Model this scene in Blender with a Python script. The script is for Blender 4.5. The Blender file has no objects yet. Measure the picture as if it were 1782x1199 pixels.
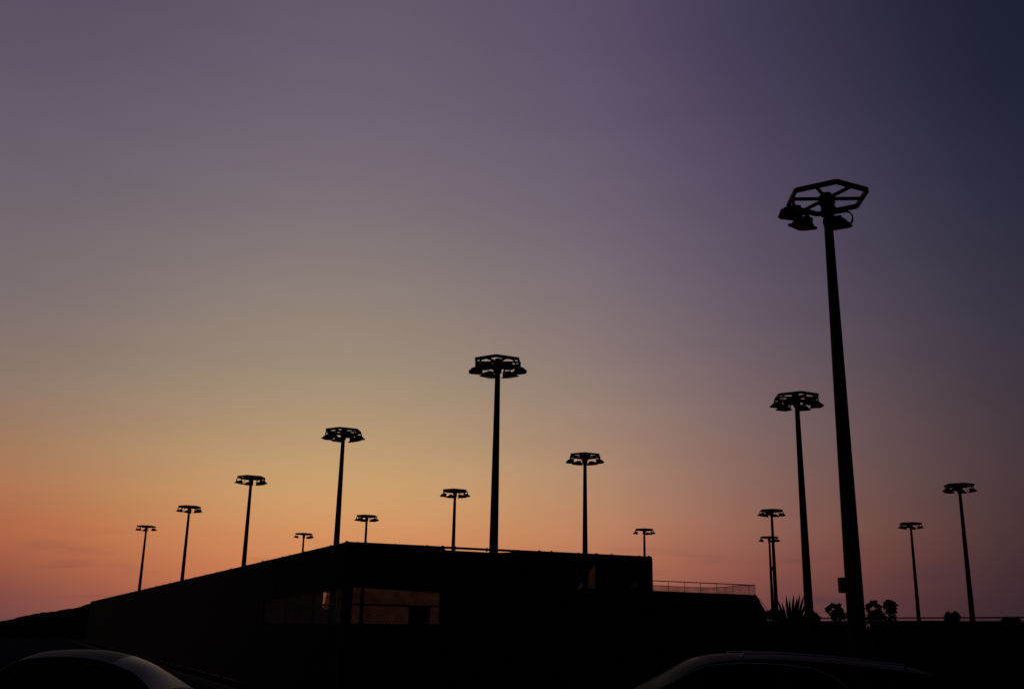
import bpy, bmesh, math, random
import numpy as np
from mathutils import Vector, Matrix
random.seed(7); rng = np.random.default_rng(7)
sc = bpy.context.scene
COL = sc.collection
rad = math.radians

# ------------------------------------------------------------------ camera
CAM_H, PITCH, ROLL, FPX, CX, CY = 1.8, 15.7, 1.1, 1770.0, 891.0, 599.5
cd = bpy.data.cameras.new('camera'); cam = bpy.data.objects.new('camera', cd); COL.objects.link(cam)
cd.sensor_width = 36.0; cd.lens = FPX / 1782.0 * 36.0; cd.clip_start = 0.1; cd.clip_end = 8000
cam.matrix_world = Matrix.Translation((0, 0, CAM_H)) @ Matrix.Rotation(rad(90 + PITCH), 4, 'X') @ Matrix.Rotation(rad(ROLL), 4, 'Z')
sc.camera = cam
CR = np.array(cam.matrix_world.to_3x3())
def ray(px, py):
    return CR @ np.array([(px - CX) / FPX, -(py - CY) / FPX, -1.0])
def at_z(px, py, z):
    d = ray(px, py); t = (z - CAM_H) / d[2]
    return Vector((d[0] * t, d[1] * t, z))
def at_y(px, py, y):
    d = ray(px, py); t = y / d[1]
    return Vector((d[0] * t, y, CAM_H + d[2] * t))
def on_plane(px, py, P, D):
    """pixel -> (s, z) on the vertical plane through P along unit 2D direction D"""
    d = ray(px, py); n = (-D[1], D[0])
    t = (P[0] * n[0] + P[1] * n[1]) / (d[0] * n[0] + d[1] * n[1])
    return ((d[0] * t - P[0]) * D[0] + (d[1] * t - P[1]) * D[1], CAM_H + d[2] * t)

# ------------------------------------------------------------------ sky at dusk
def s2l(c):
    return tuple(((v / 255) / 12.92 if v / 255 <= 0.04045 else ((v / 255 + 0.055) / 1.055) ** 2.4) for v in c)
world = bpy.data.worlds.new('World'); sc.world = world; world.use_nodes = True
nt = world.node_tree; nt.nodes.clear()
def N(t, **kw):
    n = nt.nodes.new(t)
    for k, v in kw.items(): setattr(n, k, v)
    return n
def mth(op, a, b=None, c=None, clamp=False):
    n = N('ShaderNodeMath', operation=op); n.use_clamp = clamp
    for i, v in enumerate((a, b, c)):
        if v is None: continue
        if isinstance(v, (int, float)): n.inputs[i].default_value = v
        else: nt.links.new(v, n.inputs[i])
    return n.outputs[0]
tc = N('ShaderNodeTexCoord'); sep = N('ShaderNodeSeparateXYZ'); nt.links.new(tc.outputs['Generated'], sep.inputs[0])
X, Y, Z = sep.outputs
elev = mth('MULTIPLY', mth('ARCSINE', Z), 180 / math.pi)
azim = mth('MULTIPLY', mth('ARCTAN2', X, Y), 180 / math.pi)
efac = mth('POWER', mth('DIVIDE', mth('MAXIMUM', elev, 0.0), 90.0), 0.5)
ZEN = (66, 60, 84)
SKY = {   # elevation in degrees -> colour, at five headings
 'left':  [(0, (92, 62, 68)), (1.2, (116, 68, 66)), (2.6, (146, 80, 65)), (4.6, (172, 97, 68)), (6.5, (172, 112, 79)), (8.5, (158, 117, 90)), (11.5, (140, 118, 105)), (16, (122, 109, 110)), (22, (108, 98, 109)), (28, (96, 85, 103)), (34, (84, 74, 94)), (55, (72, 65, 88)), (90, ZEN)],
 'glow':  [(0, (170, 96, 78)), (1.5, (196, 112, 80)), (3.2, (211, 132, 86)), (5, (212, 147, 96)), (7, (206, 158, 107)), (8.8, (195, 158, 113)), (11, (177, 149, 116)), (14, (159, 140, 119)), (18, (142, 128, 120)), (23, (123, 112, 118)), (28, (110, 99, 114)), (34, (100, 88, 107)), (55, (74, 67, 92)), (90, ZEN)],
 'mid':   [(0, (114, 70, 72)), (1.8, (136, 80, 76)), (3.6, (160, 95, 82)), (5.5, (167, 110, 93)), (8, (157, 116, 105)), (11, (144, 115, 112)), (15, (126, 107, 115)), (20, (109, 95, 114)), (26, (94, 81, 107)), (32, (80, 69, 97)), (55, (70, 63, 88)), (90, ZEN)],
 'right': [(0, (38, 31, 42)), (1.2, (43, 34, 44)), (3, (50, 38, 46)), (5, (57, 43, 49)), (7.5, (62, 48, 55)), (11, (60, 50, 60)), (16, (52, 48, 63)), (22, (40, 42, 60)), (28, (30, 34, 51)), (34, (26, 30, 45)), (55, (46, 45, 66)), (90, ZEN)],
 'east':  [(0, (34, 32, 44)), (6, (36, 34, 48)), (15, (34, 34, 50)), (30, (34, 35, 52)), (55, (48, 46, 68)), (90, ZEN)],
}
def ramp(stops):
    r = N('ShaderNodeValToRGB'); r.color_ramp.interpolation = 'B_SPLINE' if False else 'LINEAR'
    el = r.color_ramp.elements
    while len(el) > 1: el.remove(el[-1])
    el[0].position = 0.0; el[0].color = s2l(stops[0][1]) + (1,)
    for e, c in stops[1:]:
        k = el.new(min(1.0, math.sqrt(e / 90.0))); k.color = s2l(c) + (1,)
    nt.links.new(efac, r.inputs[0]); return r.outputs[0]
def smooth(v, a, b):
    n = N('ShaderNodeMapRange', interpolation_type='SMOOTHSTEP')
    nt.links.new(v, n.inputs[0]); n.inputs[1].default_value = a; n.inputs[2].default_value = b
    n.inputs[3].default_value = 0; n.inputs[4].default_value = 1
    return n.outputs[0]
def mix(f, a, b, blend='MIX'):
    n = N('ShaderNodeMix', data_type='RGBA', blend_type=blend)
    if isinstance(f, (int, float)): n.inputs[0].default_value = f
    else: nt.links.new(f, n.inputs[0])
    for s, v in ((n.inputs[6], a), (n.inputs[7], b)):
        if isinstance(v, tuple): s.default_value = v
        else: nt.links.new(v, s)
    return n.outputs[2]
col = ramp(SKY['left'])
col = mix(smooth(azim, -31, -9), col, ramp(SKY['glow']))
col = mix(smooth(azim, -10, 17), col, ramp(SKY['mid']))
col = mix(smooth(azim, 3, 31), col, ramp(SKY['right']))
east = ramp(SKY['east'])
col = mix(smooth(azim, 27, 120), col, east)
col = mix(smooth(azim, -27, -120), col, east)
# faint high cirrus streaks and a thin dusty bank low over the horizon
mp = N('ShaderNodeMapping'); nt.links.new(tc.outputs['Generated'], mp.inputs[0]); mp.inputs['Scale'].default_value = (3.0, 3.0, 20)
nz = N('ShaderNodeTexNoise'); nt.links.new(mp.outputs[0], nz.inputs[0]); nz.inputs['Scale'].default_value = 1.6; nz.inputs['Detail'].default_value = 5
streak = mth('MULTIPLY_ADD', nz.outputs[0], 0.10, 0.95)
vm = N('ShaderNodeVectorMath', operation='SCALE'); nt.links.new(col, vm.inputs[0]); nt.links.new(streak, vm.inputs['Scale'])
mp2 = N('ShaderNodeMapping'); nt.links.new(tc.outputs['Generated'], mp2.inputs[0]); mp2.inputs['Scale'].default_value = (5, 5, 40)
nz2 = N('ShaderNodeTexNoise'); nt.links.new(mp2.outputs[0], nz2.inputs[0]); nz2.inputs['Scale'].default_value = 1.7; nz2.inputs['Detail'].default_value = 4
bank = mth('MULTIPLY', mth('MULTIPLY', smooth(nz2.outputs[0], 0.5, 0.72), smooth(elev, 5.5, 2.0)), 0.35)
col = mix(bank, vm.outputs[0], s2l((62, 50, 66)) + (1,))
bg = N('ShaderNodeBackground'); nt.links.new(col, bg.inputs[0]); bg.inputs[1].default_value = 1.0
wo = N('ShaderNodeOutputWorld'); nt.links.new(bg.outputs[0], wo.inputs[0])

# afterglow of the sun, just at the horizon behind the courts
sd = bpy.data.lights.new('sun', 'SUN'); sun = bpy.data.objects.new('sun', sd); COL.objects.link(sun)
sd.energy = 0.02; sd.angle = rad(12); sd.color = (1.0, 0.62, 0.38)
sdir = Vector((math.sin(rad(-11)), math.cos(rad(-11)), math.tan(rad(0.8))))
sun.rotation_euler = sdir.to_track_quat('Z', 'Y').to_euler()

sc.view_settings.view_transform = 'Standard'; sc.view_settings.look = 'None'
sc.view_settings.exposure = 0.0; sc.view_settings.gamma = 1.0; sc.view_settings.use_curve_mapping = False
sc.cycles.max_bounces = 6; sc.cycles.transparent_max_bounces = 24

# ------------------------------------------------------------------ materials
MATS = {}
def mat(name, colr, rough=0.7, spec=0.3, metal=0.0, noise=0.25, scale=6.0, coat=0.0, bump=0.0, clear=0.0):
    if name in MATS: return MATS[name]
    m = bpy.data.materials.new(name); m.use_nodes = True; t = m.node_tree
    b = t.nodes['Principled BSDF']; out = t.nodes['Material Output']
    tx = t.nodes.new('ShaderNodeTexCoord'); nz = t.nodes.new('ShaderNodeTexNoise')
    nz.inputs['Scale'].default_value = scale; nz.inputs['Detail'].default_value = 6
    t.links.new(tx.outputs['Object'], nz.inputs[0])
    cr = t.nodes.new('ShaderNodeValToRGB')
    cr.color_ramp.elements[0].position = 0.3; cr.color_ramp.elements[1].position = 0.7
    cr.color_ramp.elements[0].color = tuple(c * (1 - noise) for c in colr) + (1,)
    cr.color_ramp.elements[1].color = tuple(c * (1 + noise) for c in colr) + (1,)
    t.links.new(nz.outputs[0], cr.inputs[0]); t.links.new(cr.outputs[0], b.inputs['Base Color'])
    b.inputs['Roughness'].default_value = rough; b.inputs['Metallic'].default_value = metal
    b.inputs['Specular IOR Level'].default_value = spec; b.inputs['Coat Weight'].default_value = coat
    if bump:
        bp = t.nodes.new('ShaderNodeBump'); bp.inputs['Strength'].default_value = bump; bp.inputs['Distance'].default_value = 0.01
        t.links.new(nz.outputs[0], bp.inputs['Height']); t.links.new(bp.outputs[0], b.inputs['Normal'])
    if clear:                       # open weave: that share of the light passes between the threads
        tr = t.nodes.new('ShaderNodeBsdfTransparent'); mx = t.nodes.new('ShaderNodeMixShader')
        wv = t.nodes.new('ShaderNodeTexNoise'); wv.inputs['Scale'].default_value = 3.0; wv.inputs['Detail'].default_value = 5
        t.links.new(tx.outputs['Object'], wv.inputs[0])
        mr = t.nodes.new('ShaderNodeMapRange'); mr.inputs[1].default_value = 0.25; mr.inputs[2].default_value = 0.75
        mr.inputs[3].default_value = clear * 0.8; mr.inputs[4].default_value = min(0.95, clear * 1.2)
        t.links.new(wv.outputs[0], mr.inputs[0]); t.links.new(mr.outputs[0], mx.inputs[0])
        t.links.new(b.outputs[0], mx.inputs[1]); t.links.new(tr.outputs[0], mx.inputs[2]); t.links.new(mx.outputs[0], out.inputs[0])
    MATS[name] = m; return m
STEEL = mat('mast_paint', (0.018, 0.017, 0.016), 0.7, 0.12)
LAMPM = mat('lamp_housing', (0.022, 0.021, 0.021), 0.6, 0.15)
LENS = mat('lamp_glass', (0.008, 0.008, 0.009), 0.35, 0.04)
POST = mat('fence_steel', (0.018, 0.018, 0.018), 0.75, 0.1)
SCREEN = mat('windscreen_vinyl', (0.007, 0.008, 0.0075), 0.95, 0.05, scale=2.5, bump=0.3)
MESH_A = mat('screen_weave', (0.014, 0.015, 0.014), 0.9, 0.1, clear=0.17)
MESH_B = mat('screen_dense_weave', (0.014, 0.015, 0.014), 0.9, 0.1, clear=0.10)
MESH_C = mat('screen_worn_weave', (0.014, 0.015, 0.014), 0.9, 0.1, clear=0.34)
NET = mat('net_fabric', (0.03, 0.03, 0.03), 0.9, 0.1, clear=0.68)
WIRE = mat('wire', (0.03, 0.03, 0.03), 0.6, 0.3)
ASPH = mat('asphalt', (0.022, 0.021, 0.021), 1.0, 0.0, scale=0.6, noise=0.35)
COURT = mat('court_acrylic', (0.02, 0.035, 0.025), 0.95, 0.05, scale=0.4)
KERB = mat('concrete', (0.035, 0.034, 0.032), 0.95, 0.1)
EARTH = mat('earth_bank', (0.016, 0.016, 0.010), 1.0, 0.0, scale=0.8)
LEAF = mat('leaf', (0.020, 0.032, 0.014), 0.8, 0.15, scale=3)
BARK = mat('stem', (0.03, 0.022, 0.016), 0.9, 0.1)
PAINT_A = mat('car_paint_charcoal', (0.008, 0.009, 0.011), 0.5, 0.03, noise=0.05)
PAINT_B = mat('car_paint_dark_green', (0.006, 0.007, 0.007), 0.5, 0.02, noise=0.05)
GLASS = mat('car_glass', (0.006, 0.008, 0.010), 0.3, 0.045, noise=0.05)
GLASS_DARK = mat('car_tinted_glass', (0.0015, 0.0015, 0.002), 0.3, 0.004, noise=0.05)
TYRE = mat('tyre', (0.012, 0.012, 0.012), 0.9, 0.1)
RIM = mat('wheel_rim', (0.20, 0.20, 0.21), 0.4, 0.5, metal=0.8)
TRIM = mat('trim', (0.16, 0.16, 0.17), 0.35, 0.4, metal=0.8)
LIGHTG = mat('head_lamp_glass', (0.12, 0.12, 0.13), 0.15, 0.5)
TAIL = mat('tail_lamp', (0.10, 0.008, 0.006), 0.2, 0.5)

# ------------------------------------------------------------------ helpers
def link(o, parent=None):
    COL.objects.link(o)
    if parent is not None: o.parent = parent
    return o
def obj(name, me, m=None, parent=None, loc=None, rot=None):
    if isinstance(me, bmesh.types.BMesh):
        bm = me; me = bpy.data.meshes.new(name); bmesh.ops.recalc_face_normals(bm, faces=bm.faces[:]); bm.to_mesh(me); bm.free()
    if m is not None and not me.materials: me.materials.append(m)
    o = bpy.data.objects.new(name, me); link(o, parent)
    if loc is not None: o.location = loc
    if rot is not None: o.rotation_euler = rot
    return o
def thing(name, label, cat, loc=(0, 0, 0), rz=0.0, group=None):
    o = bpy.data.objects.new(name, None); link(o); o.location = loc; o.rotation_euler = (0, 0, rz); o.empty_display_size = 0.2
    return tag(o, label, cat, group)
def tag(o, label, cat, group=None):
    o['label'] = label; o['category'] = cat
    if group: o['group'] = group
    return o
def box(bm, c, s, M=None):
    vs = []
    for dx in (-.5, .5):
        for dy in (-.5, .5):
            for dz in (-.5, .5):
                p = Vector((c[0] + dx * s[0], c[1] + dy * s[1], c[2] + dz * s[2])); vs.append(bm.verts.new(M @ p if M else p))
    for f in ((0, 1, 3, 2), (4, 6, 7, 5), (0, 4, 5, 1), (2, 3, 7, 6), (0, 2, 6, 4), (1, 5, 7, 3)): bm.faces.new([vs[i] for i in f])
def bevelled(bm, w, seg=1):
    bmesh.ops.bevel(bm, geom=bm.edges[:], offset=w, segments=seg, affect='EDGES'); return bm
def tube(bm, pts, r, n=6, caps=True):
    rr = r if isinstance(r, (list, tuple)) else [r] * len(pts); rings = []
    pts = [Vector(p) for p in pts]
    for i, p in enumerate(pts):
        t = (pts[min(i + 1, len(pts) - 1)] - pts[max(i - 1, 0)]).normalized()
        a = t.cross(Vector((0, 0, 1)) if abs(t.z) < .95 else Vector((1, 0, 0))).normalized(); b = t.cross(a)
        rings.append([bm.verts.new(p + (a * math.cos(2 * math.pi * k / n) + b * math.sin(2 * math.pi * k / n)) * rr[i]) for k in range(n)])
    for r0, r1 in zip(rings, rings[1:]):
        for k in range(n): bm.faces.new((r0[k], r0[(k + 1) % n], r1[(k + 1) % n], r1[k]))
    if caps: bm.faces.new(rings[0][::-1]); bm.faces.new(rings[-1])
def lathe(bm, prof, n=16):
    rings = [[bm.verts.new((r * math.cos(2 * math.pi * k / n), r * math.sin(2 * math.pi * k / n), z)) for k in range(n)] for r, z in prof]
    for r0, r1 in zip(rings, rings[1:]):
        for k in range(n): bm.faces.new((r0[k], r0[(k + 1) % n], r1[(k + 1) % n], r1[k]))
    bm.faces.new(rings[0][::-1]); bm.faces.new(rings[-1])
def smooth_shade(o, ang=40):
    for p in o.data.polygons: p.use_smooth = True
    o.data.set_sharp_from_angle(angle=rad(ang)); return o
def sheet(poly, th=0.004, y=0.0):
    """(s, z) polygon -> thin extruded sheet in the local xz plane"""
    bm = bmesh.new()
    a = [bm.verts.new((s, y - th / 2, z)) for s, z in poly]; b = [bm.verts.new((s, y + th / 2, z)) for s, z in poly]
    bm.faces.new(a); bm.faces.new(b[::-1])
    for i in range(len(poly)):
        j = (i + 1) % len(poly); bm.faces.new((a[j], a[i], b[i], b[j]))
    bm.normal_update()
    bmesh.ops.triangulate(bm, faces=[f for f in bm.faces if len(f.verts) > 4])
    return bm
def chain_link(s0, s1, z0, z1, y, pitch=0.085, r=0.0055):
    bm = bmesh.new(); h = z1 - z0
    for sg in (1, -1):
        k = s0 - h
        while k < s1 + h:
            a, b = (k, z0), (k + sg * h, z1)
            # clip to s0..s1
            t0, t1 = 0.0, 1.0
            for lim, s in ((s0, 1), (s1, -1)):
                da, db = (a[0] - lim) * s, (b[0] - lim) * s
                if da < 0 and db < 0: t1 = -1
                elif da < 0: t0 = max(t0, da / (da - db))
                elif db < 0: t1 = min(t1, da / (da - db))
            if t1 - t0 > 0.02:
                P = lambda t: (a[0] + (b[0] - a[0]) * t, y + 0.003 * sg, a[1] + (b[1] - a[1]) * t)
                tube(bm, [P(t0), P(t1)], r, 3, False)
            k += pitch
    return bm

# ------------------------------------------------------------------ the setting
bm = bmesh.new(); bmesh.ops.create_circle(bm, cap_ends=True, segments=96, radius=4000)
g = obj('ground', bm, ASPH); g['kind'] = 'structure'
C = at_y(605, 942, 25.0); ZT = C.z; C.z = 0
def unit(v): v = Vector((v.x, v.y)); return v.normalized()
A = at_z(250, 1025, ZT); B = at_z(1134, 968, ZT)
DL = unit(A - C); DR = unit(B - C)
LEN_R = (Vector((B.x, B.y)) - Vector((C.x, C.y))).length
def flat(name, pts, z, m):
    bm = bmesh.new(); bm.faces.new([bm.verts.new((x, y, z)) for x, y in pts]); o = obj(name, bm, m); o['kind'] = 'structure'; return o
def loc2(P, d, s, off=0): return (P[0] + d.x * s - d.y * off, P[1] + d.y * s + d.x * off)
flat('court_surface', [loc2(C, DL, 0.15), loc2(C, DL, 95), loc2(loc2(C, DL, 95), DR, 60), loc2(loc2(C, DL, 0.15), DR, 60)], 0.004, COURT)
# kerb along the car park in front of the courts
bm = bmesh.new()
for sgn, d, ln in ((1, DR, 34), (1, DL, 90)):
    M = Matrix.Translation(C) @ Matrix.Rotation(math.atan2(d.y, d.x), 4, 'Z')
    off = -1.3 if d is DR else 1.3
    box(bm, (ln / 2 - (1.4 if d is DL else 1.15), off, 0.065), (ln, 0.15, 0.13), M)
o = obj('kerb', bm, KERB); o['kind'] = 'structure'
# low bank rising on the far left, behind the end of the long fence
def bank(name, prof, y0, dy, back, m, z_noise=0.12):
    bm = bmesh.new(); rows = []
    n = 90; xs = np.linspace(prof[0][0], prof[-1][0], n); ys = np.interp(xs, [p[0] for p in prof], [p[1] for p in prof])
    for i in range(n):
        t = i / (n - 1); Yd = y0 + dy * t; P = at_y(xs[i], ys[i], Yd)
        w = sum(math.sin(i * f + p) * a for f, p, a in ((0.9, 1, .5), (2.3, .4, .3), (4.1, 2, .2)))
        top = max(0.15, P.z + z_noise * w - z_noise * 0.3)
        rows.append([(P.x - 0.02, Yd - 6, -0.02), (P.x, Yd - 3.2, top * .42), (P.x, Yd - 1.4, top * .82), (P.x, Yd, top), (P.x, Yd + 2, top * .9), (P.x, Yd + back, top * .4), (P.x, Yd + back + 6, -0.02)])
    V = [[bm.verts.new(p) for p in r] for r in rows]
    for a, b in zip(V, V[1:]):
        for k in range(6): bm.faces.new((a[k], b[k], b[k + 1], a[k + 1]))
    o = obj(name, bm, m); o['kind'] = 'structure'; return smooth_shade(o, 80)
bank('hill', [(-260, 1094), (-120, 1088), (0, 1081), (30, 1074), (60, 1067), (85, 1064), (112, 1060), (140, 1055), (152, 1051), (165, 1047), (185, 1046), (210, 1048)], 118, 2, 9, EARTH, 0.06)

# ------------------------------------------------------------------ fences
RAILR = 0.03
def fence(name, label, P, D, group=None):
    return thing(name, label, 'fence', (P[0], P[1], 0), math.atan2(D.y, D.x), group)
def mesh_of(bm, m, name):
    me = bpy.data.meshes.new(name); bmesh.ops.recalc_face_normals(bm, faces=bm.faces[:]); bm.to_mesh(me); bm.free(); me.materials.append(m)
    for p in me.polygons: p.use_smooth = False
    return me
def post_mesh(h, r=0.045):
    bm = bmesh.new(); lathe(bm, [(r, 0), (r, h - .01), (r * 1.25, h - .008), (r * 1.25, h + .015), (r * .7, h + .045), (.004, h + .055)], 10)
    return mesh_of(bm, POST, 'post')
def rail(name, root, s0, s1, z, r=RAILR, y=0.0, z1=None):
    bm = bmesh.new(); tube(bm, [(s0, y, z), (s1, y, z if z1 is None else z1)], r, 8); return obj(name, bm, POST, root)
def ties(root, s0, s1, z, step=0.62):
    bm = bmesh.new(); box(bm, (0, 0, 0), (0.022, 0.085, 0.09)); me = mesh_of(bm, WIRE, 'tie'); s = s0
    while s < s1:
        obj('tie', me, None, root, (s + random.uniform(-.12, .12), 0, z + random.uniform(-.012, .006))); s += step

# --- near fence facing the camera
FR = fence('court_fence', 'tall dark screened court fence facing the camera, with open chain link at its left end', C, DR)
pR = lambda px, py: on_plane(px, py, C, DR)
bottom = 0.06
S770 = pR(770, 1000)[0]; S940 = pR(940, 1000)[0]; S1010 = pR(1012, 1000)[0]; S1040 = pR(1040, 1000)[0]; S1108 = pR(1108, 1000)[0]
pm = post_mesh(ZT - .03)
for s in (0.0, S770, S940, S1040, LEN_R - .05): obj('post', pm, None, FR, (s, 0.06, 0))
rail('top_rail', FR, -.03, LEN_R, ZT - RAILR)
rail('middle_rail', FR, 0, LEN_R, pR(690, 1053)[1], 0.022, 0.05)
rail('bottom_rail', FR, 0, LEN_R, 0.08, 0.022, 0.05)
ties(FR, .3, LEN_R - .1, ZT - RAILR, 0.85)
up = ZT - 0.045
def panel(root, poly, m=SCREEN, y=-0.04): return obj('windscreen_panel', sheet(poly, 0.004, y), m, root)
q = pR(610, 1021); q2 = pR(770, 1032); ql = pR(612, 1085); ql2 = pR(770, 1086)
panel(FR, [(0.0, up), (S770, up - .02), (S770, q2[1]), (0.0, q[1])])
panel(FR, [(0.0, ql[1]), (S770, ql2[1]), (S770, bottom), (0.0, bottom)])
# fence corner: a wide gate post beside the corner post
bmg = bmesh.new(); box(bmg, (pR(598, 1050)[0] + .06, 0.02, (ZT - .2) / 2), (0.13, 0.1, ZT - .2)); obj('corner_post', bmg, POST, FR)
sl = [pR(775, 957), pR(800, 958.5), pR(830, 960), pR(858, 961.5), pR(884, 961)]
panel(FR, [(S770 + .0, up)] + sl + [(pR(893, 960)[0], up), (S940, up), (S940, bottom), (S770, bottom)])
t1 = [pR(1012, 1010), pR(1003, 1024), pR(1012, 1025)]
t1[0] = (S1010, t1[0][1]); t1[-1] = (S1010, t1[-1][1])
panel(FR, [(S940, up), (S1010, up)] + t1 + [(S1010, bottom), (S940, bottom)])
t2 = [pR(1039, 974), pR(1033, 983), pR(1026, 992), pR(1022.5, 1003), pR(1021.5, 1023), pR(1040, 1024)]
t2[0] = (S1040, t2[0][1]); t2[-1] = (S1040, t2[-1][1])
panel(FR, [(S1010, up), (S1040, up)] + t2 + [(S1040, bottom), (S1010, bottom)])
t3 = [pR(1108, 1006), pR(1098, 1016), pR(1095, 1022), pR(1108, 1023)]
t3[0] = (S1108, t3[0][1]); t3[-1] = (S1108, t3[-1][1])
panel(FR, [(S1040, up), (S1108, up)] + t3 + [(S1108, bottom), (S1040, bottom)])
panel(FR, [(S1108, up), (LEN_R, up - .02), (LEN_R, bottom), (S1108, bottom)])
o = obj('chain_link', chain_link(0.02, S770 + .03, ql2[1] - .08, q[1] + .1, 0.035), WIRE, FR); o['kind'] = 'stuff'
o = obj('chain_link', chain_link(S940 + .1, LEN_R - .1, 2.6, 3.72, 0.035), WIRE, FR); o['kind'] = 'stuff'

# --- long side fence running away to the left
FL = fence('court_fence', 'long dark screened court fence running away towards the left horizon', C, DL)
pL = lambda px, py: on_plane(px, py, C, DL)
LEN_L = pL(158, 1046)[0]
pmL = post_mesh(ZT - .03); nb = int(LEN_L / 3.0)
u0, u1 = pL(600, 1022), pL(458, 1046); v0, v1 = pL(600, 1085), pL(456, 1085)
def upl(s): return u0[1] + (u1[1] - u0[1]) * (s - u0[0]) / (u1[0] - u0[0])
def lol(s): return v0[1] + (v1[1] - v0[1]) * (s - v0[0]) / (v1[0] - v0[0])
bmf = bmesh.new(); box(bmf, (1.5, 0.04, up / 2 + .03), (3.0, 0.004, up - .06)); full_panel = mesh_of(bmf, SCREEN, 'windscreen_panel')
for i in range(nb + 1):
    s = i * 3.0 + 3.0 * (i == 0) * 0
    if i: obj('post', pmL, None, FL, (s, -0.06, 0))
    if s >= LEN_L - 2.9: continue
    if s < u1[0]:
        e = min(s + 3.0, u1[0])
        panel(FL, [(s, up), (s + 3.0, up)] + ([(s + 3.0, bottom), (e, bottom)] if e < s + 3.0 else []) + [(e, upl(e)), (s, upl(s))], y=0.04)
        panel(FL, [(s, lol(s)), (e, lol(e)), (e, bottom), (s, bottom)], y=0.04)
    else:
        obj('windscreen_panel', full_panel, None, FL, (s, 0, 0))
rail('top_rail', FL, 0.03, nb * 3.0, ZT - RAILR); rail('middle_rail', FL, 0, nb * 3.0, pR(690, 1053)[1], 0.022, -0.05)
ties(FL, 1.3, 60, ZT - RAILR, 2.7)
o = obj('chain_link', chain_link(0.05, u1[0] + .05, 1.6, u0[1] + .1, -0.035), WIRE, FL); o['kind'] = 'stuff'

# --- divider fence inside, hung with woven mesh, and its lower run on the right
DIV = 11.5
P0 = loc2(C, DL, DIV); pD = lambda px, py: on_plane(px, py, P0, DR)
E1 = pD(1128, 1000)[0]; HD = pD(1040, 971)[1]
HD = min(HD, pD(610, 950)[1])
FD = fence('divider_fence', 'tall inner court fence of see-through woven mesh behind the open chain link', P0, DR)
pmD = post_mesh(HD - .03); nD = 6; bw = E1 / nD
xs = [pD(562, 1040)[0], pD(586, 1040)[0]]
cuts = sorted([0.12, xs[0], xs[1]] + [pD(x, 1040)[0] for x in (612, 660, 715, 770, 880, 985, 1050)] + [E1])
HL = ZT - .12; SH = pD(612, 1040)[0]
for i, (a, b) in enumerate(zip(cuts, cuts[1:])):
    mid = (a + b) / 2; mm = MESH_A; hh = HL if mid < SH else HD
    if abs(a - xs[0]) < 1e-6: mm = MESH_C
    elif mid < pD(600, 1040)[0] or mid > pD(1050, 1040)[0]: mm = MESH_B
    if mm is MESH_C:        # a worn, thinner patch between two sound strips
        for z0_, z1_, m_ in ((0.1, pD(575, 1060)[1], MESH_B), (pD(575, 1060)[1], pD(575, 1031)[1], MESH_C), (pD(575, 1031)[1], hh - .05, MESH_B)):
            obj('mesh_panel', sheet([(a, z0_), (b, z0_), (b, z1_), (a + (.12 if m_ is MESH_C else 0), z1_)], 0.003, -0.04), m_, FD)
        continue
    o = obj('mesh_panel', sheet([(a, 0.1), (b, 0.1), (b, hh - .05), (a, hh - .05)], 0.003, -0.04), mm, FD)
pmS = post_mesh(HL - .03)
obj('post', pmS, None, FD, (0.1, 0.08, 0))
for x in (785, 905, 1062, 1120): obj('post', pmD, None, FD, (pD(x, 1040)[0], 0.08, 0))
obj('post', pmD, None, FD, (SH, 0.08, 0))
rail('top_rail', FD, 0.1, SH, HL - .03); rail('top_rail', FD, SH, E1, HD - .03)
# low equipment box standing by the divider (dark block in the open chain link)
P1 = on_plane(730, 1055, loc2(C, DL, 8.0), DR); wbx = on_plane(745, 1055, loc2(C, DL, 8.0), DR)[0] - on_plane(715, 1055, loc2(C, DL, 8.0), DR)[0]
EB = thing('equipment_cabinet', 'dark upright cabinet seen through the open chain link at the fence end', 'cabinet', loc2(loc2(C, DL, 8.0), DR, P1[0]) + (0,), math.atan2(DR.y, DR.x))
bm = bmesh.new(); box(bm, (0, 0, P1[1] / 2 + .04), (wbx, 0.5, P1[1] - .08)); bevelled(bm, .02); obj('body', bm, POST, EB)
bm = bmesh.new(); box(bm, (0, 0, P1[1] + .015), (wbx + .06, 0.56, .03)); obj('lid', bm, POST, EB)
for sx in (-1, 1):
    bm = bmesh.new(); box(bm, (sx * wbx * .25, -.258, P1[1] / 2 + .04), (wbx * .46, .016, P1[1] - .2)); d_ = obj('door', bm, LAMPM, EB)
    bm = bmesh.new(); box(bm, (sx * wbx * .06, -.275, P1[1] / 2 + .04), (.02, .02, .14)); obj('handle', bm, TRIM, d_)
    bm = bmesh.new(); box(bm, (sx * wbx * .4, 0, .021), (.06, .4, .038)); obj('foot', bm, POST, EB)

FB = fence('low_fence', 'lower court fence with sagging net under its top rail, right of the tall fence', P0, DR)
r0, r1 = pD(1134, 1010), pD(1314, 1018); w0, w1 = pD(1134, 1027.5), pD(1316, 1035)
pmB = post_mesh(r0[1] - .02, 0.035)
sA = E1 + .15; zrail = lambda s: r0[1] + (r1[1] - r0[1]) * (s - r0[0]) / (r1[0] - r0[0]); zscr = lambda s: w0[1] + (w1[1] - w0[1]) * (s - w0[0]) / (w1[0] - w0[0])
rail('top_rail', FB, sA, r1[0], zrail(sA), 0.018, 0, r1[1])
obj('post', post_mesh(r0[1] - .02, .035), None, FB, (sA, .05, 0)); obj('post', post_mesh(w1[1] - .02, .035), None, FB, (r1[0], .05, 0))
sag = [(1110, 1017), (1134, 1018), (1160, 1019.3), (1190, 1021), (1220, 1022), (1240, 1022.3), (1258, 1021.3), (1275, 1019.3), (1288, 1018), (1314, 1018.6)]
sg = [pD(*p) for p in sag]; sg[0] = (sA, sg[0][1])
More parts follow.
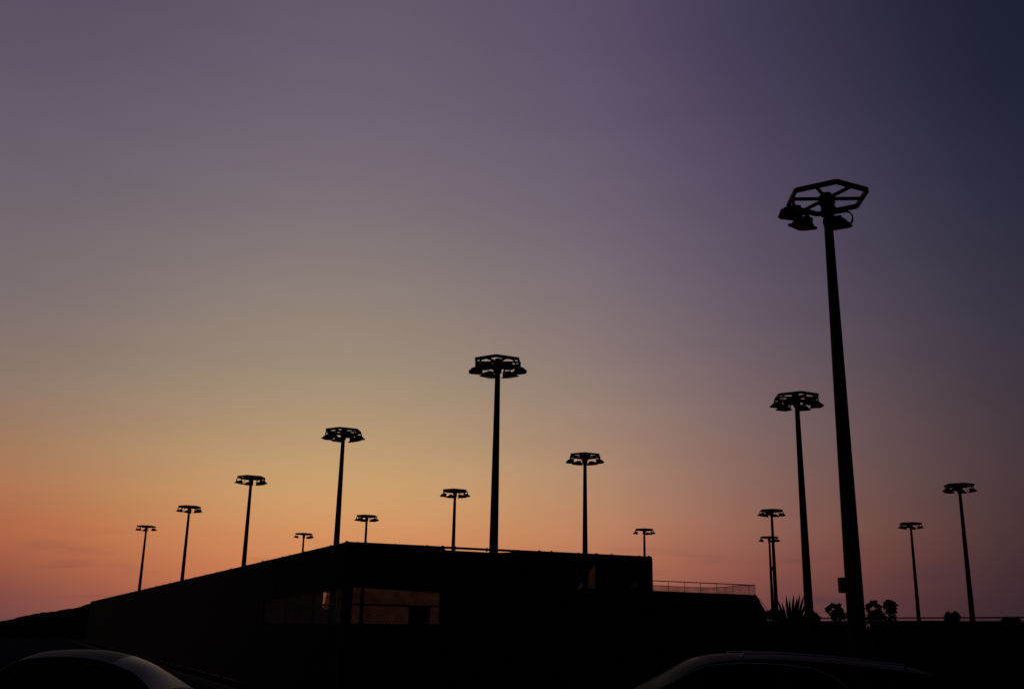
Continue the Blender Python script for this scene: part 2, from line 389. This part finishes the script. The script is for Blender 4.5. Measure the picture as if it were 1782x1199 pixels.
bm = bmesh.new(); tube(bm, [(s, -.02, z) for s, z in sg], 0.011, 6); obj('net_cable', bm, WIRE, FB)
obj('net', sheet(sg + [(r1[0], zscr(r1[0]) - .03), (sA, zscr(sA) - .03)], .003, -.02), NET, FB)
bm = bmesh.new(); box(bm, (0, 0, 0), (.014, .014, .40)); rodm = mesh_of(bm, WIRE, 'net_rod')
for px in range(1135, 1310, 28):
    s = pD(px, 1015)[0]; obj('net_rod', rodm, None, FB, (s, -.005, zrail(s) - .2))
ws = [1316, 1319, 1323, 1327, 1332]; wz = [1035.5, 1041, 1049, 1056, 1064]
end = [pD(a, b) for a, b in zip(ws, wz)]
nseg = 3; ss = np.linspace(sA, r1[0], nseg + 1)
for a, b in zip(ss, ss[1:]): panel(FB, [(a, zscr(a)), (b, zscr(b)), (b, bottom), (a, bottom)])
panel(FB, [(r1[0], zscr(r1[0]))] + end[1:] + [(end[-1][0], bottom), (r1[0], bottom)])
bm = bmesh.new(); e2 = pD(1331, 1060); tube(bm, [(r1[0], 0, w1[1]), ((r1[0] + e2[0]) / 2 + .05, 0, (w1[1] + e2[1]) / 2 + .02), (e2[0] + .12, 0, e2[1]), (e2[0] + .9, 0, 0)], .012, 5); obj('brace_wire', bm, WIRE, FB)

# --- low fence along the right
ZR = 2.5
Q0 = at_z(1428, 1074.5, ZR); Q1 = at_z(1800, 1073, ZR); DQ = unit(Q1 - Q0); Q0.z = 0
pQ = lambda px, py: on_plane(px, py, Q0, DQ)
FQ = fence('boundary_fence', 'low dark screened fence behind the shrubs, running along the right edge', Q0, DQ)
sS, sE = -4.5, 14.0
rail('top_rail', FQ, sS, sE, ZR - .015, 0.022)
pmQ = post_mesh(ZR - .03, .035); s = sS; k = 0
zq = pQ(1560, 1080)[1]; hole = pQ(1505, 1082), pQ(1516, 1092)
while s < sE - .1:
    obj('post', pmQ, None, FQ, (s, .055, 0)); e = s + 2.64
    if s < hole[0][0] < e:
        a, b, c_, d_ = hole[0][0], hole[1][0], hole[0][1], hole[1][1]
        panel(FQ, [(s, zq), (a, zq), (a, d_), (b, d_), (b, zq - .0), (e, zq), (e, bottom), (s, bottom)])
        panel(FQ, [(a - .01, zq), (b + .01, zq), (b + .01, c_), (a - .01, c_)], y=-.046)
        panel(FQ, [(a - .02, c_ + .02), (b + .02, c_ + .02), (b + .02, d_ - .02), (a - .02, d_ - .02)], m=MESH_C if False else NET, y=.02)
    else:
        panel(FQ, [(s, zq + .01 * math.sin(k)), (e, zq + .01 * math.cos(k * 2)), (e, bottom), (s, bottom)])
    s = e + .0; k += 1
o = obj('chain_link', chain_link(sS, sE, zq - .06, ZR - .02, 0.03, 0.06, 0.0022), WIRE, FQ); o['kind'] = 'stuff'

# ------------------------------------------------------------------ floodlight masts
MH = 15.0; RING = 1.25
def ring_meshes():
    out = {}
    bm = bmesh.new(); lathe(bm, [(.29, 0), (.29, .03), (.25, .035), (.255, .3), (.25, 2), (.19, 8.5), (.128, MH - .35), (.128, MH - .12)], 20); out['pole'] = mesh_of(bm, STEEL, 'pole')
    bm = bmesh.new(); box(bm, (0, 0, .02), (.72, .72, .04)); bevelled(bm, .01); out['base_plate'] = mesh_of(bm, STEEL, 'base_plate')
    bm = bmesh.new(); lathe(bm, [(.14, -.62), (.2, -.58), (.2, -.2), (.25, -.18), (.25, .06), (.15, .1), (.15, .16), (.05, .19)], 16); out['hub'] = mesh_of(bm, STEEL, 'hub')
    a, b = RING * math.cos(rad(-33)), RING * math.sin(rad(-33)); v0 = Vector((RING * math.cos(rad(-30)), RING * math.sin(rad(-30)), 0)); v1 = Vector((RING * math.cos(rad(30)), RING * math.sin(rad(30)), 0))
    bm = bmesh.new()
    def beam(bm, p, q, w, h):
        d = (q - p); L_ = d.length; M = Matrix.Translation((p + q) / 2) @ Matrix.Rotation(math.atan2(d.y, d.x), 4, 'Z'); box(bm, (0, 0, 0), (L_, w, h), M)
    beam(bm, v0 * 1.0 + Vector((0, .012, 0)), v1 - Vector((0, .012, 0)), .085, .15); out['ring_beam'] = mesh_of(bm, STEEL, 'ring_beam')
    bm = bmesh.new(); ap = RING * math.cos(rad(30)); beam(bm, Vector((.18, 0, -.01)), Vector((ap - .045, 0, -.01)), .07, .095); out['spoke'] = mesh_of(bm, STEEL, 'spoke')
    # floodlight: flat wide rim, shallow dome, control gear on top
    bm = bmesh.new()
    def loop(hx, hy, z, ch, oy=0):
        return [bm.verts.new((x, y + oy, z)) for x, y in ((-hx + ch, -hy), (hx - ch, -hy), (hx, -hy + ch), (hx, hy - ch), (hx - ch, hy), (-hx + ch, hy), (-hx, hy - ch), (-hx, -hy + ch))]
    L_ = [loop(.385, .345, -.10, .10), loop(.395, .355, -.09, .10), loop(.395, .355, -.05, .10), loop(.33, .29, -.04, .10), loop(.29, .25, .06, .09), loop(.20, .17, .15, .06, -.02), loop(.12, .10, .175, .03, -.03)]
    for l in L_:
        for v in l: v.co *= 1.0
    for l0, l1 in zip(L_, L_[1:]):
        for k in range(8): bm.faces.new((l0[k], l0[(k + 1) % 8], l1[(k + 1) % 8], l1[k]))
    bm.faces.new(L_[0][::-1]); bm.faces.new(L_[-1]); box(bm, (0, -.16, .14), (.3, .2, .16)); out['floodlight'] = mesh_of(bm, LAMPM, 'floodlight')
    bm = bmesh.new()
    l0 = loop(.34, .30, -.112, .08); l1 = loop(.34, .30, -.102, .08)
    for k in range(8): bm.faces.new((l0[k], l0[(k + 1) % 8], l1[(k + 1) % 8], l1[k]))
    bm.faces.new(l0[::-1]); bm.faces.new(l1); out['lens'] = mesh_of(bm, LENS, 'lens')
    bm = bmesh.new()
    pts = [(-.43, 0, -.02), (-.455, 0, .10), (-.44, 0, .20), (-.37, 0, .285), (-.27, 0, .33), (.27, 0, .33), (.37, 0, .285), (.44, 0, .20), (.455, 0, .10), (.43, 0, -.02)]
    pts = [(x * 1.0, y, z * 1.18) for x, y, z in pts]
    for p, q in zip(pts, pts[1:]):
        p, q = Vector(p), Vector(q); d = q - p; M = Matrix.Translation((p + q) / 2) @ Matrix.Rotation(-math.atan2(d.z, d.x), 4, 'Y'); box(bm, (0, 0, 0), (d.length + .012, .09, .04), M)
    for s_ in (-1, 1): box(bm, (s_ * .415, 0, -.02), (.05, .06, .06))
    out['yoke'] = mesh_of(bm, STEEL, 'yoke')
    bm = bmesh.new(); lathe(bm, [(.022, .04), (.022, .10), (.012, .105), (.012, .13)], 8); out['bolt'] = mesh_of(bm, STEEL, 'bolt')
    return out
RM = ring_meshes()
for k in ('pole', 'hub'):
    for p in RM[k].polygons: p.use_smooth = True
    RM[k].set_sharp_from_angle(angle=rad(35))
ALL = (176, 116, 56, -4, -124)
FOUR = (176, 116, 56, -4)
SIX = (176, 116, 56, -4, -64, -124)
GRP = 'floodlight masts around the courts'
def mast(px, py, lamps, label, dz=0.0, rot=0.0, detail=True):
    P = at_z(px, py, MH + .0)
    t = thing('floodlight_mast', label, 'floodlight mast', (P.x, P.y, 0), rot, GRP)
    obj('base_plate', RM['base_plate'], None, t); obj('pole', RM['pole'], None, t, (0, 0, .04))
    for sx in (-1, 1):
        for sy in (-1, 1): obj('bolt', RM['bolt'], None, t, (sx * .31, sy * .31, 0))
    obj('hub', RM['hub'], None, t, (0, 0, MH))
    for k in range(6):
        a = rad(-4 + 60 * k)
        obj('ring_beam', RM['ring_beam'], None, t, (0, 0, MH), (0, 0, a)); obj('spoke', RM['spoke'], None, t, (0, 0, MH), (0, 0, a))
    for az in lamps:
        a = rad(az); r = 1.12
        # the lamp hangs by its yoke under the middle of a ring beam and is aimed outwards and down
        f = obj('floodlight', RM['floodlight'], None, t, (r * math.cos(a), r * math.sin(a), MH - .465))
        tilt = rad(random.uniform(2, 13)); yaw = a - math.pi / 2 + rad(random.uniform(-14, 14))
        f.rotation_mode = 'ZYX'
        f.matrix_basis = Matrix.Translation(f.location) @ Matrix.Rotation(yaw, 4, 'Z') @ Matrix.Rotation(tilt, 4, 'X')
        obj('lens', RM['lens'], None, f)
        y = obj('yoke', RM['yoke'], None, f); y.matrix_basis = Matrix.Rotation(-tilt, 4, 'X')
    return t
big = mast(1438.5, 345.7, (176, 116, 56), 'nearest and tallest-looking floodlight mast at right, with a box on its pole')
# switch box strapped to the near pole
bxp = at_y(1472, 1018, big.location.y - .0); dx = bxp.x - big.location.x
SW = bmesh.new(); zc = at_y(1470, 1018, big.location.y).z
box(SW, (-.295, -.02, zc), (.25, .26, .42)); bevelled(SW, .015)
b_ = obj('switch_box', SW, POST, big)
bm = bmesh.new(); box(bm, (-.295, -.158, zc), (.2, .012, .36)); obj('door', bm, LAMPM, b_)
bm = bmesh.new(); lathe(bm, [(.238, -.025), (.238, .025)], 16)
for dz_ in (-.15, .15):
    c2 = bm.copy(); o = obj('strap', c2, POST, big, (0, 0, zc + dz_))
bm.free()
mast(866.5, 630, SIX, 'second nearest floodlight mast, rising tall from behind the middle of the screened fence')
mast(1386, 691, SIX, 'floodlight mast just left of the nearest big mast, above the spiky plant')
mast(598, 750.5, SIX, 'floodlight mast rising behind the corner of the screened fence')
mast(1018, 793, FOUR, 'floodlight mast behind the right part of the screened fence, left of its end')
mast(437.5, 831, (176, 116, 56, -4), 'floodlight mast third from the left, above the long side fence')
mast(792, 854, FOUR, 'short-looking floodlight mast just left of the tall middle mast')
mast(1669, 844.5, ALL, 'floodlight mast farthest right, the taller of the two at the right edge')
mast(330, 882, (176, 116, 56, -4), 'floodlight mast second from the left, above the long side fence')
mast(638.5, 898, ALL, 'small floodlight mast just right of the fence corner')
m1342 = mast(1342.5, 888.5, ALL, 'upper and nearer of the two overlapping distant masts at centre right')
mast(1584.5, 911, ALL, 'lower floodlight mast between the nearest big mast and the rightmost one')
mast(255, 916, (176, 116, -4), 'floodlight mast farthest left in the row along the side fence')
mast(529, 929, (176, 56, -4), 'smallest floodlight mast, peeking over the side fence left of the corner')
mast(1121, 921.5, (176, 56, -4), 'small floodlight mast above the right end of the tall screened fence')
mast(1338.5, 935, (176, 56, -4, -64), 'lower and farther of the two overlapping distant masts at centre right')
bm = bmesh.new(); zb = at_y(1345, 989, m1342.location.y).z; box(bm, (-.32, 0, zb), (.3, .22, .42)); bevelled(bm, .015); obj('switch_box', bm, POST, m1342)

# ------------------------------------------------------------------ plants
def leaf(bm, base, d, L_, w, droop=0.2, up=Vector((0, 0, 1)), n=4, fold=.25):
    d = d.normalized(); side = d.cross(up)
    if side.length < .05: side = d.cross(Vector((1, 0, 0)))
    side.normalize(); nrm = side.cross(d); L0 = []
    for i in range(n + 1):
        t = i / n; p = base + d * (L_ * t) - Vector((0, 0, 1)) * (droop * L_ * t * t)
        ww = w * math.sin(math.pi * min(1, .12 + .88 * t)) ** .8 if t < 1 else 0.002
        ww = max(ww, .003)
        L0.append((bm.verts.new(p - side * ww / 2 + nrm * ww * fold), bm.verts.new(p), bm.verts.new(p + side * ww / 2 + nrm * ww * fold)))
    for a, b in zip(L0, L0[1:]):
        bm.faces.new((a[0], a[1], b[1], b[0])); bm.faces.new((a[1], a[2], b[2], b[1]))
def shrub(px, ptop, width_px, y, label, body_px=None, sprays=(), name='shrub', squash=1.0, n=700):
    c = at_y(px, ptop, y); k = y / FPX * 1.03; rx = width_px * k / 2
    t = thing(name, label, 'shrub', (c.x, c.y, 0), 0, 'shrubs along the low fence')
    rx = max(.06, rx - .06); top = c.z - .05; zc = top - rx * squash
    bm = bmesh.new()
    for i in range(5):
        a = random.uniform(0, 6.28); tube(bm, [(random.uniform(-.05, .05), random.uniform(-.05, .05), 0), (math.cos(a) * rx * .2, math.sin(a) * rx * .2, zc * .6), (math.cos(a) * rx * .5, math.sin(a) * rx * .5, zc)], [.03, .022, .012], 5)
    obj('stem', bm, BARK, t)
    bm = bmesh.new()
    for i in range(int(n * 1.7)):
        v = Vector(rng.normal(size=3)); v.normalize(); r = random.uniform(.2, 1.0) ** .5 * random.uniform(.86, 1.0)
        p = Vector((v.x * rx * r, v.y * rx * r, zc + v.z * rx * squash * r))
        if v.z < 0: p.z = zc + v.z * (zc - .25) * r
        d = (v + Vector(rng.normal(size=3)) * .8)
        leaf(bm, p, d, random.uniform(.09, .16), random.uniform(.05, .085), .2, n=2)
    obj('foliage', bm, LEAF, t)
    for (sx, sy, ln, ang) in sprays:
        P = at_y(sx, sy, y); b0 = Vector((P.x - c.x, 0, P.z)); bm = bmesh.new()
        tube(bm, [(b0.x * .4, 0, zc), tuple(b0 * .5 + Vector((b0.x * .2, 0, zc * .5))), tuple(b0)], [.012, .009, .006], 5)
        for j in range(7):
            aa = rad(ang) + (j - 3) * .62
            d = Vector((math.sin(aa), random.uniform(-.5, .5), math.cos(aa)))
            leaf(bm, b0.copy(), d, ln * random.uniform(.75, 1.15), ln * .5, .25, up=Vector((0, 1, .2)), n=3)
        obj('leaf_spray', bm, LEAF, t)
    return t
YF = 33.5
shrub(1457, 1058, 26, YF, 'rounded shrub with a few leaf sprays just left of the nearest mast base', sprays=[(1450, 1056, .22, -10), (1459, 1056, .18, 40), (1443, 1061, .17, -60)])
shrub(1524, 1058, 36, YF, 'wide leafy shrub just right of the nearest mast base', sprays=[(1513, 1057, .2, -50), (1521, 1052, .24, 0), (1528, 1056, .2, 35)])
shrub(1550, 1052, 17, YF + .4, 'narrow upright leafy shrub, right one of the pair beside the nearest mast', sprays=[(1548, 1049, .22, 0), (1554, 1053, .18, 40), (1543, 1054, .18, -60)], squash=1.6, n=500)
shrub(1656, 1067, 24, YF - 2.5, 'small low bush at the right fence between the two rightmost masts', n=420, squash=.7, sprays=[(1650, 1068, .14, -40), (1664, 1068, .14, 40)])
shrub(1478, 1063, 10, YF + 1, 'small leafy sapling tucked against the left side of the nearest mast', n=260, squash=1.5)
shrub(1758, 1073, 44, YF - 3, 'low wide bush at the right edge of the picture', n=520, squash=.5)
shrub(1414, 1063, 26, 35.5, 'round dark bush at the right foot of the spiky plant', n=620)
shrub(1347, 1058, 40, 38.0, 'dark bush at the left foot of the spiky plant below the paired masts', n=620, squash=.7)
shrub(1385, 1069, 44, 36.5, 'broad low bush hiding the base of the spiky plant', n=800, squash=.5)
# spiky plant
yp = at_y(1380, 1078, 37.0)
YC = thing('yucca', 'spiky long-bladed plant right of the paired masts', 'plant', (yp.x, yp.y, 0), 0)
bm = bmesh.new(); tube(bm, [(0, 0, 0), (.02, 0, yp.z * .6), (0, 0, yp.z)], [.16, .13, .12], 10); obj('trunk', bm, BARK, YC)
tips = [(1347, 1056), (1354, 1045), (1361, 1049), (1368, 1036), (1374, 1043), (1381, 1035), (1387, 1040), (1392, 1034), (1399, 1036), (1404, 1046), (1340, 1066), (1410, 1056)]
for i, (tx, ty) in enumerate(tips):
    T = at_y(tx, ty, 37.0 + random.uniform(-.3, .3)); bp = at_y(1377 + (tx - 1377) * .45, 1084, 37.0)
    d = T - bp; bm = bmesh.new()
    leaf(bm, bp - Vector((yp.x, yp.y, 0)), d + Vector((0, 0, .03)), d.length + .06, .10, .03, up=Vector((0, 1, 0)), n=5, fold=.15); obj('blade', bm, LEAF, YC)
for i in range(14):
    a = random.uniform(0, 6.28); bm = bmesh.new(); d = Vector((math.cos(a) * .8, math.sin(a), random.uniform(.1, .8)))
    leaf(bm, Vector((0, 0, yp.z - .12)), d, random.uniform(.5, .75), .07, .25, n=5, fold=.15); obj('blade', bm, LEAF, YC)

# ------------------------------------------------------------------ parked cars
def car(name, label, loc, rz, L, W, top, belt, roofw, paint, ws, rs, pillars, rails=False, glass=None, arch=None):
    """top / belt: [(x, z)] centre profile and belt line, x forward from the rear; ws, rs: x ranges of windscreen and rear window"""
    t = thing(name, label, 'car', loc, rz, 'cars parked in front of the fence')
    n = 72; xs = np.linspace(0, L, n + 1)
    def sm(x, pts, wdt=.10):
        xx = np.linspace(x - wdt, x + wdt, 7); return float(np.mean(np.interp(xx, [p[0] for p in pts], [p[1] for p in pts])))
    rows = []
    for x in xs:
        e = min(x, L - x); w = W / 2 * (1 - .16 * max(0, 1 - e / .55) ** 2.2)
        b = sm(x, belt); tp = max(sm(x, top, .16), b + .02); low = .22 + .1 * max(0, 1 - e / .3)
        cab = max(0, min(1, (tp - b - .05) / .30)); wr = (w * .93) * (1 - cab) + roofw / 2 * cab
        ze = tp - .035 - .035 * cab; ze = max(ze, b + .004)
        r = [(w * .86, low), (w * .95, low + .08), (w * .985, .42), (w, .56), (w * .99, .70), (w * .955, b)]
        for k in (.25, .5, .75, 1.0): r.append((w * .94 + (wr - w * .94) * k, b + (ze - b) * k))
        for k in (.2, .45, .7, 1.0): r.append((wr * (1 - k) * (1 - .02), ze + (tp - ze) * (1 - (1 - k) ** 2)))
        rows.append([(x - L / 2, y, z) for y, z in r])
    NR = len(rows[0])
    groups = {'body': [], 'windshield': [], 'rear_window': []}
    for i in range(n):
        xm = (xs[i] + xs[i + 1]) / 2
        for j in range(NR - 1):
            for sd in (1, -1):
                key = 'body'
                if 6 <= j <= 8 - 0 and 5 < j < 9:
                    for q, (a, b) in enumerate(pillars):
                        if a < xm < b and (j < 8 or True): key = ('side_window', q, sd)
                if j >= 9:
                    if ws[0] < xm < ws[1]: key = 'windshield'
                    elif rs[0] < xm < rs[1]: key = 'rear_window'
                groups.setdefault(key, []).append([rows[i][j], rows[i + 1][j], rows[i + 1][j + 1], rows[i][j + 1], sd])
    body = None
    for key, fs in groups.items():
        bm = bmesh.new()
        for a, b, c_, d_, sd in fs:
            f = [bm.verts.new((p[0], p[1] * sd, p[2])) for p in (a, b, c_, d_)]; bm.faces.new(f if sd > 0 else f[::-1])
        if key == 'body':
            for ri in (0, n):
                pts = [bm.verts.new((p[0], p[1], p[2])) for p in rows[ri]] + [bm.verts.new((p[0], -p[1], p[2])) for p in rows[ri][::-1]]
                bm.faces.new(pts)
            bot = [bm.verts.new((r[0][0], r[0][1], r[0][2])) for r in rows] + [bm.verts.new((r[0][0], -r[0][1], r[0][2])) for r in rows[::-1]]
            bm.faces.new(bot)
        bmesh.ops.remove_doubles(bm, verts=bm.verts[:], dist=.0008)
        nm = key if isinstance(key, str) else 'side_window'
        o = obj(nm, bm, paint if key == 'body' else (glass or GLASS), t); smooth_shade(o, 45)
        if key == 'body': body = o
    # trim along the top of the side windows
    for sd in (1, -1):
        bm = bmesh.new(); x0, x1 = pillars[0][0] - .05, pillars[-1][1] + .05
        pts = [(r[9][0], (r[9][1] + .006) * sd, r[9][2] - .006) for x, r in zip(xs, rows) if x0 <= x <= x1]
        tube(bm, arch(sd) if arch else pts, .008, 5); obj('window_trim', bm, TRIM, t)
        bm = bmesh.new(); xi = int(np.argmin(abs(xs - pillars[-1][1]))); p = rows[xi][5]
        box(bm, (p[0] - .05, (p[1] + .11) * sd, p[2] + .07), (.10, .20, .14)); bevelled(bm, .03, 2); smooth_shade(obj('door_mirror', bm, paint, t))
        bm = bmesh.new(); box(bm, (L / 2 - .13, W * .34 * sd, .66), (.16, .36, .13)); bevelled(bm, .04, 2); smooth_shade(obj('headlight', bm, LIGHTG, t))
        bm = bmesh.new(); box(bm, (-L / 2 + .06, W * .36 * sd, .80), (.12, .30, .18)); bevelled(bm, .03, 2); smooth_shade(obj('tail_light', bm, TAIL, t))
        if rails:
            bm = bmesh.new(); rr = [(r[11][0], r[10][1] * sd, r[10][2] + .05) for x, r in zip(xs, rows) if pillars[0][0] + .1 <= x <= pillars[-1][1] - .55]
            rr = [(rr[0][0] - .04, rr[0][1], rr[0][2] - .05)] + rr + [(rr[-1][0] + .04, rr[-1][1], rr[-1][2] - .05)]
            tube(bm, rr, .015, 6); obj('roof_rail', bm, TRIM, t)
    for wx in (L * .5 - .85, -L * .5 + .88):
        for sd in (1, -1):
            bm = bmesh.new(); lathe(bm, [(.20, -.1), (.30, -.1), (.325, -.07), (.325, .07), (.30, .1), (.20, .1)], 28)
            w_ = obj('wheel', bm, TYRE, t, (wx, (W / 2 - .085) * sd, .325), (rad(90), 0, 0)); smooth_shade(w_)
            bm = bmesh.new(); lathe(bm, [(.198, -.105), (.198, -.09), (.05, -.075), (.05, .075), (.198, .09), (.198, .105)], 24); obj('rim', bm, RIM, w_)
    for xe in (L / 2 - .03, -L / 2 + .03):
        bm = bmesh.new(); box(bm, (xe, 0, .45), (.14, W * .82, .2)); bevelled(bm, .05, 2); smooth_shade(obj('bumper', bm, paint, t))
    return t
# left car: windscreen slopes down to the right
d0 = 13.0; wb = at_y(312, 1187, d0); rt = at_y(140, 1131, d0)
Ls = 4.5; ztop = rt.z; xw = 3.33
car('parked_car', 'dark rounded car at lower left, only its roof and windscreen in view', (wb.x - (xw - Ls / 2), d0 + .55, 0), 0, Ls, 1.72,
    [(0, .86), (.1, .95), (.75, 1.0), (1.35, ztop - .04), (1.75, ztop - .005), (2.1, ztop), (2.36, ztop - .03), (2.6, ztop - .10), (2.85, ztop - .21), (xw - .24, wb.z - .08), (3.25, .94), (3.45, .89), (3.9, .84), (4.4, .74), (4.5, .66)],
    [(0, .80), (.7, .93), (2.2, .93), (xw, .90), (4.4, .70), (4.5, .62)], 1.12, PAINT_A, (2.50, 3.12), (.78, 1.32), [(1.0, 1.7), (1.77, 2.65)])
# right car: taller, windscreen slopes down to the left
d1 = 14.0; wb = at_y(1148, 1188, d1); rt = at_y(1300, 1136, d1); r2 = at_y(1640, 1163, d1)
Ls = 4.75; ztop = rt.z
kx = lambda px: 3.85 - (at_y(px, 1150, d1).x - wb.x)
zz = lambda px, py: at_y(px, py, d1).z
def arch(sd):          # bright strip round the side windows, on the sloping cabin side
    out = []
    for px, py in ((1160, 1191), (1180, 1180), (1205, 1167), (1230, 1158), (1260, 1154.5), (1290, 1153.5), (1330, 1154.5), (1370, 1157), (1400, 1160), (1425, 1166), (1445, 1175), (1462, 1187), (1470, 1196)):
        P = at_y(px, py, d1 - .1); k_ = max(0, min(1, (ztop - .07 - P.z) / (ztop - 1.02)))
        out.append((wb.x + (3.85 - Ls / 2) - P.x, sd * (.655 + .215 * k_), P.z))
    return out
car('parked_car', 'long dark car with roof rails at lower right, only its roof in view', (wb.x + (3.85 - Ls / 2), d1 + .6, 0), math.pi, Ls, 1.80,
    [(0, .95), (.06, 1.08), (max(.12, kx(1660)), zz(1655, 1170)), (kx(1600), zz(1600, 1161)), (kx(1530), zz(1530, 1153)), (kx(1450), zz(1450, 1143)), (kx(1350), ztop), (kx(1260), zz(1260, 1138)), (kx(1215), zz(1215, 1147)), (3.85, wb.z), (4.2, 1.0), (4.65, .80), (4.75, .70)],
    [(0, .90), (.5, .98), (2.5, .97), (3.85, .95), (4.65, .76), (4.75, .66)], 1.26, PAINT_B, (kx(1225), 3.86), (.02, .12), [(.45, 1.25), (1.35, 2.25), (2.33, 3.3)], rails=True, glass=GLASS_DARK, arch=arch)
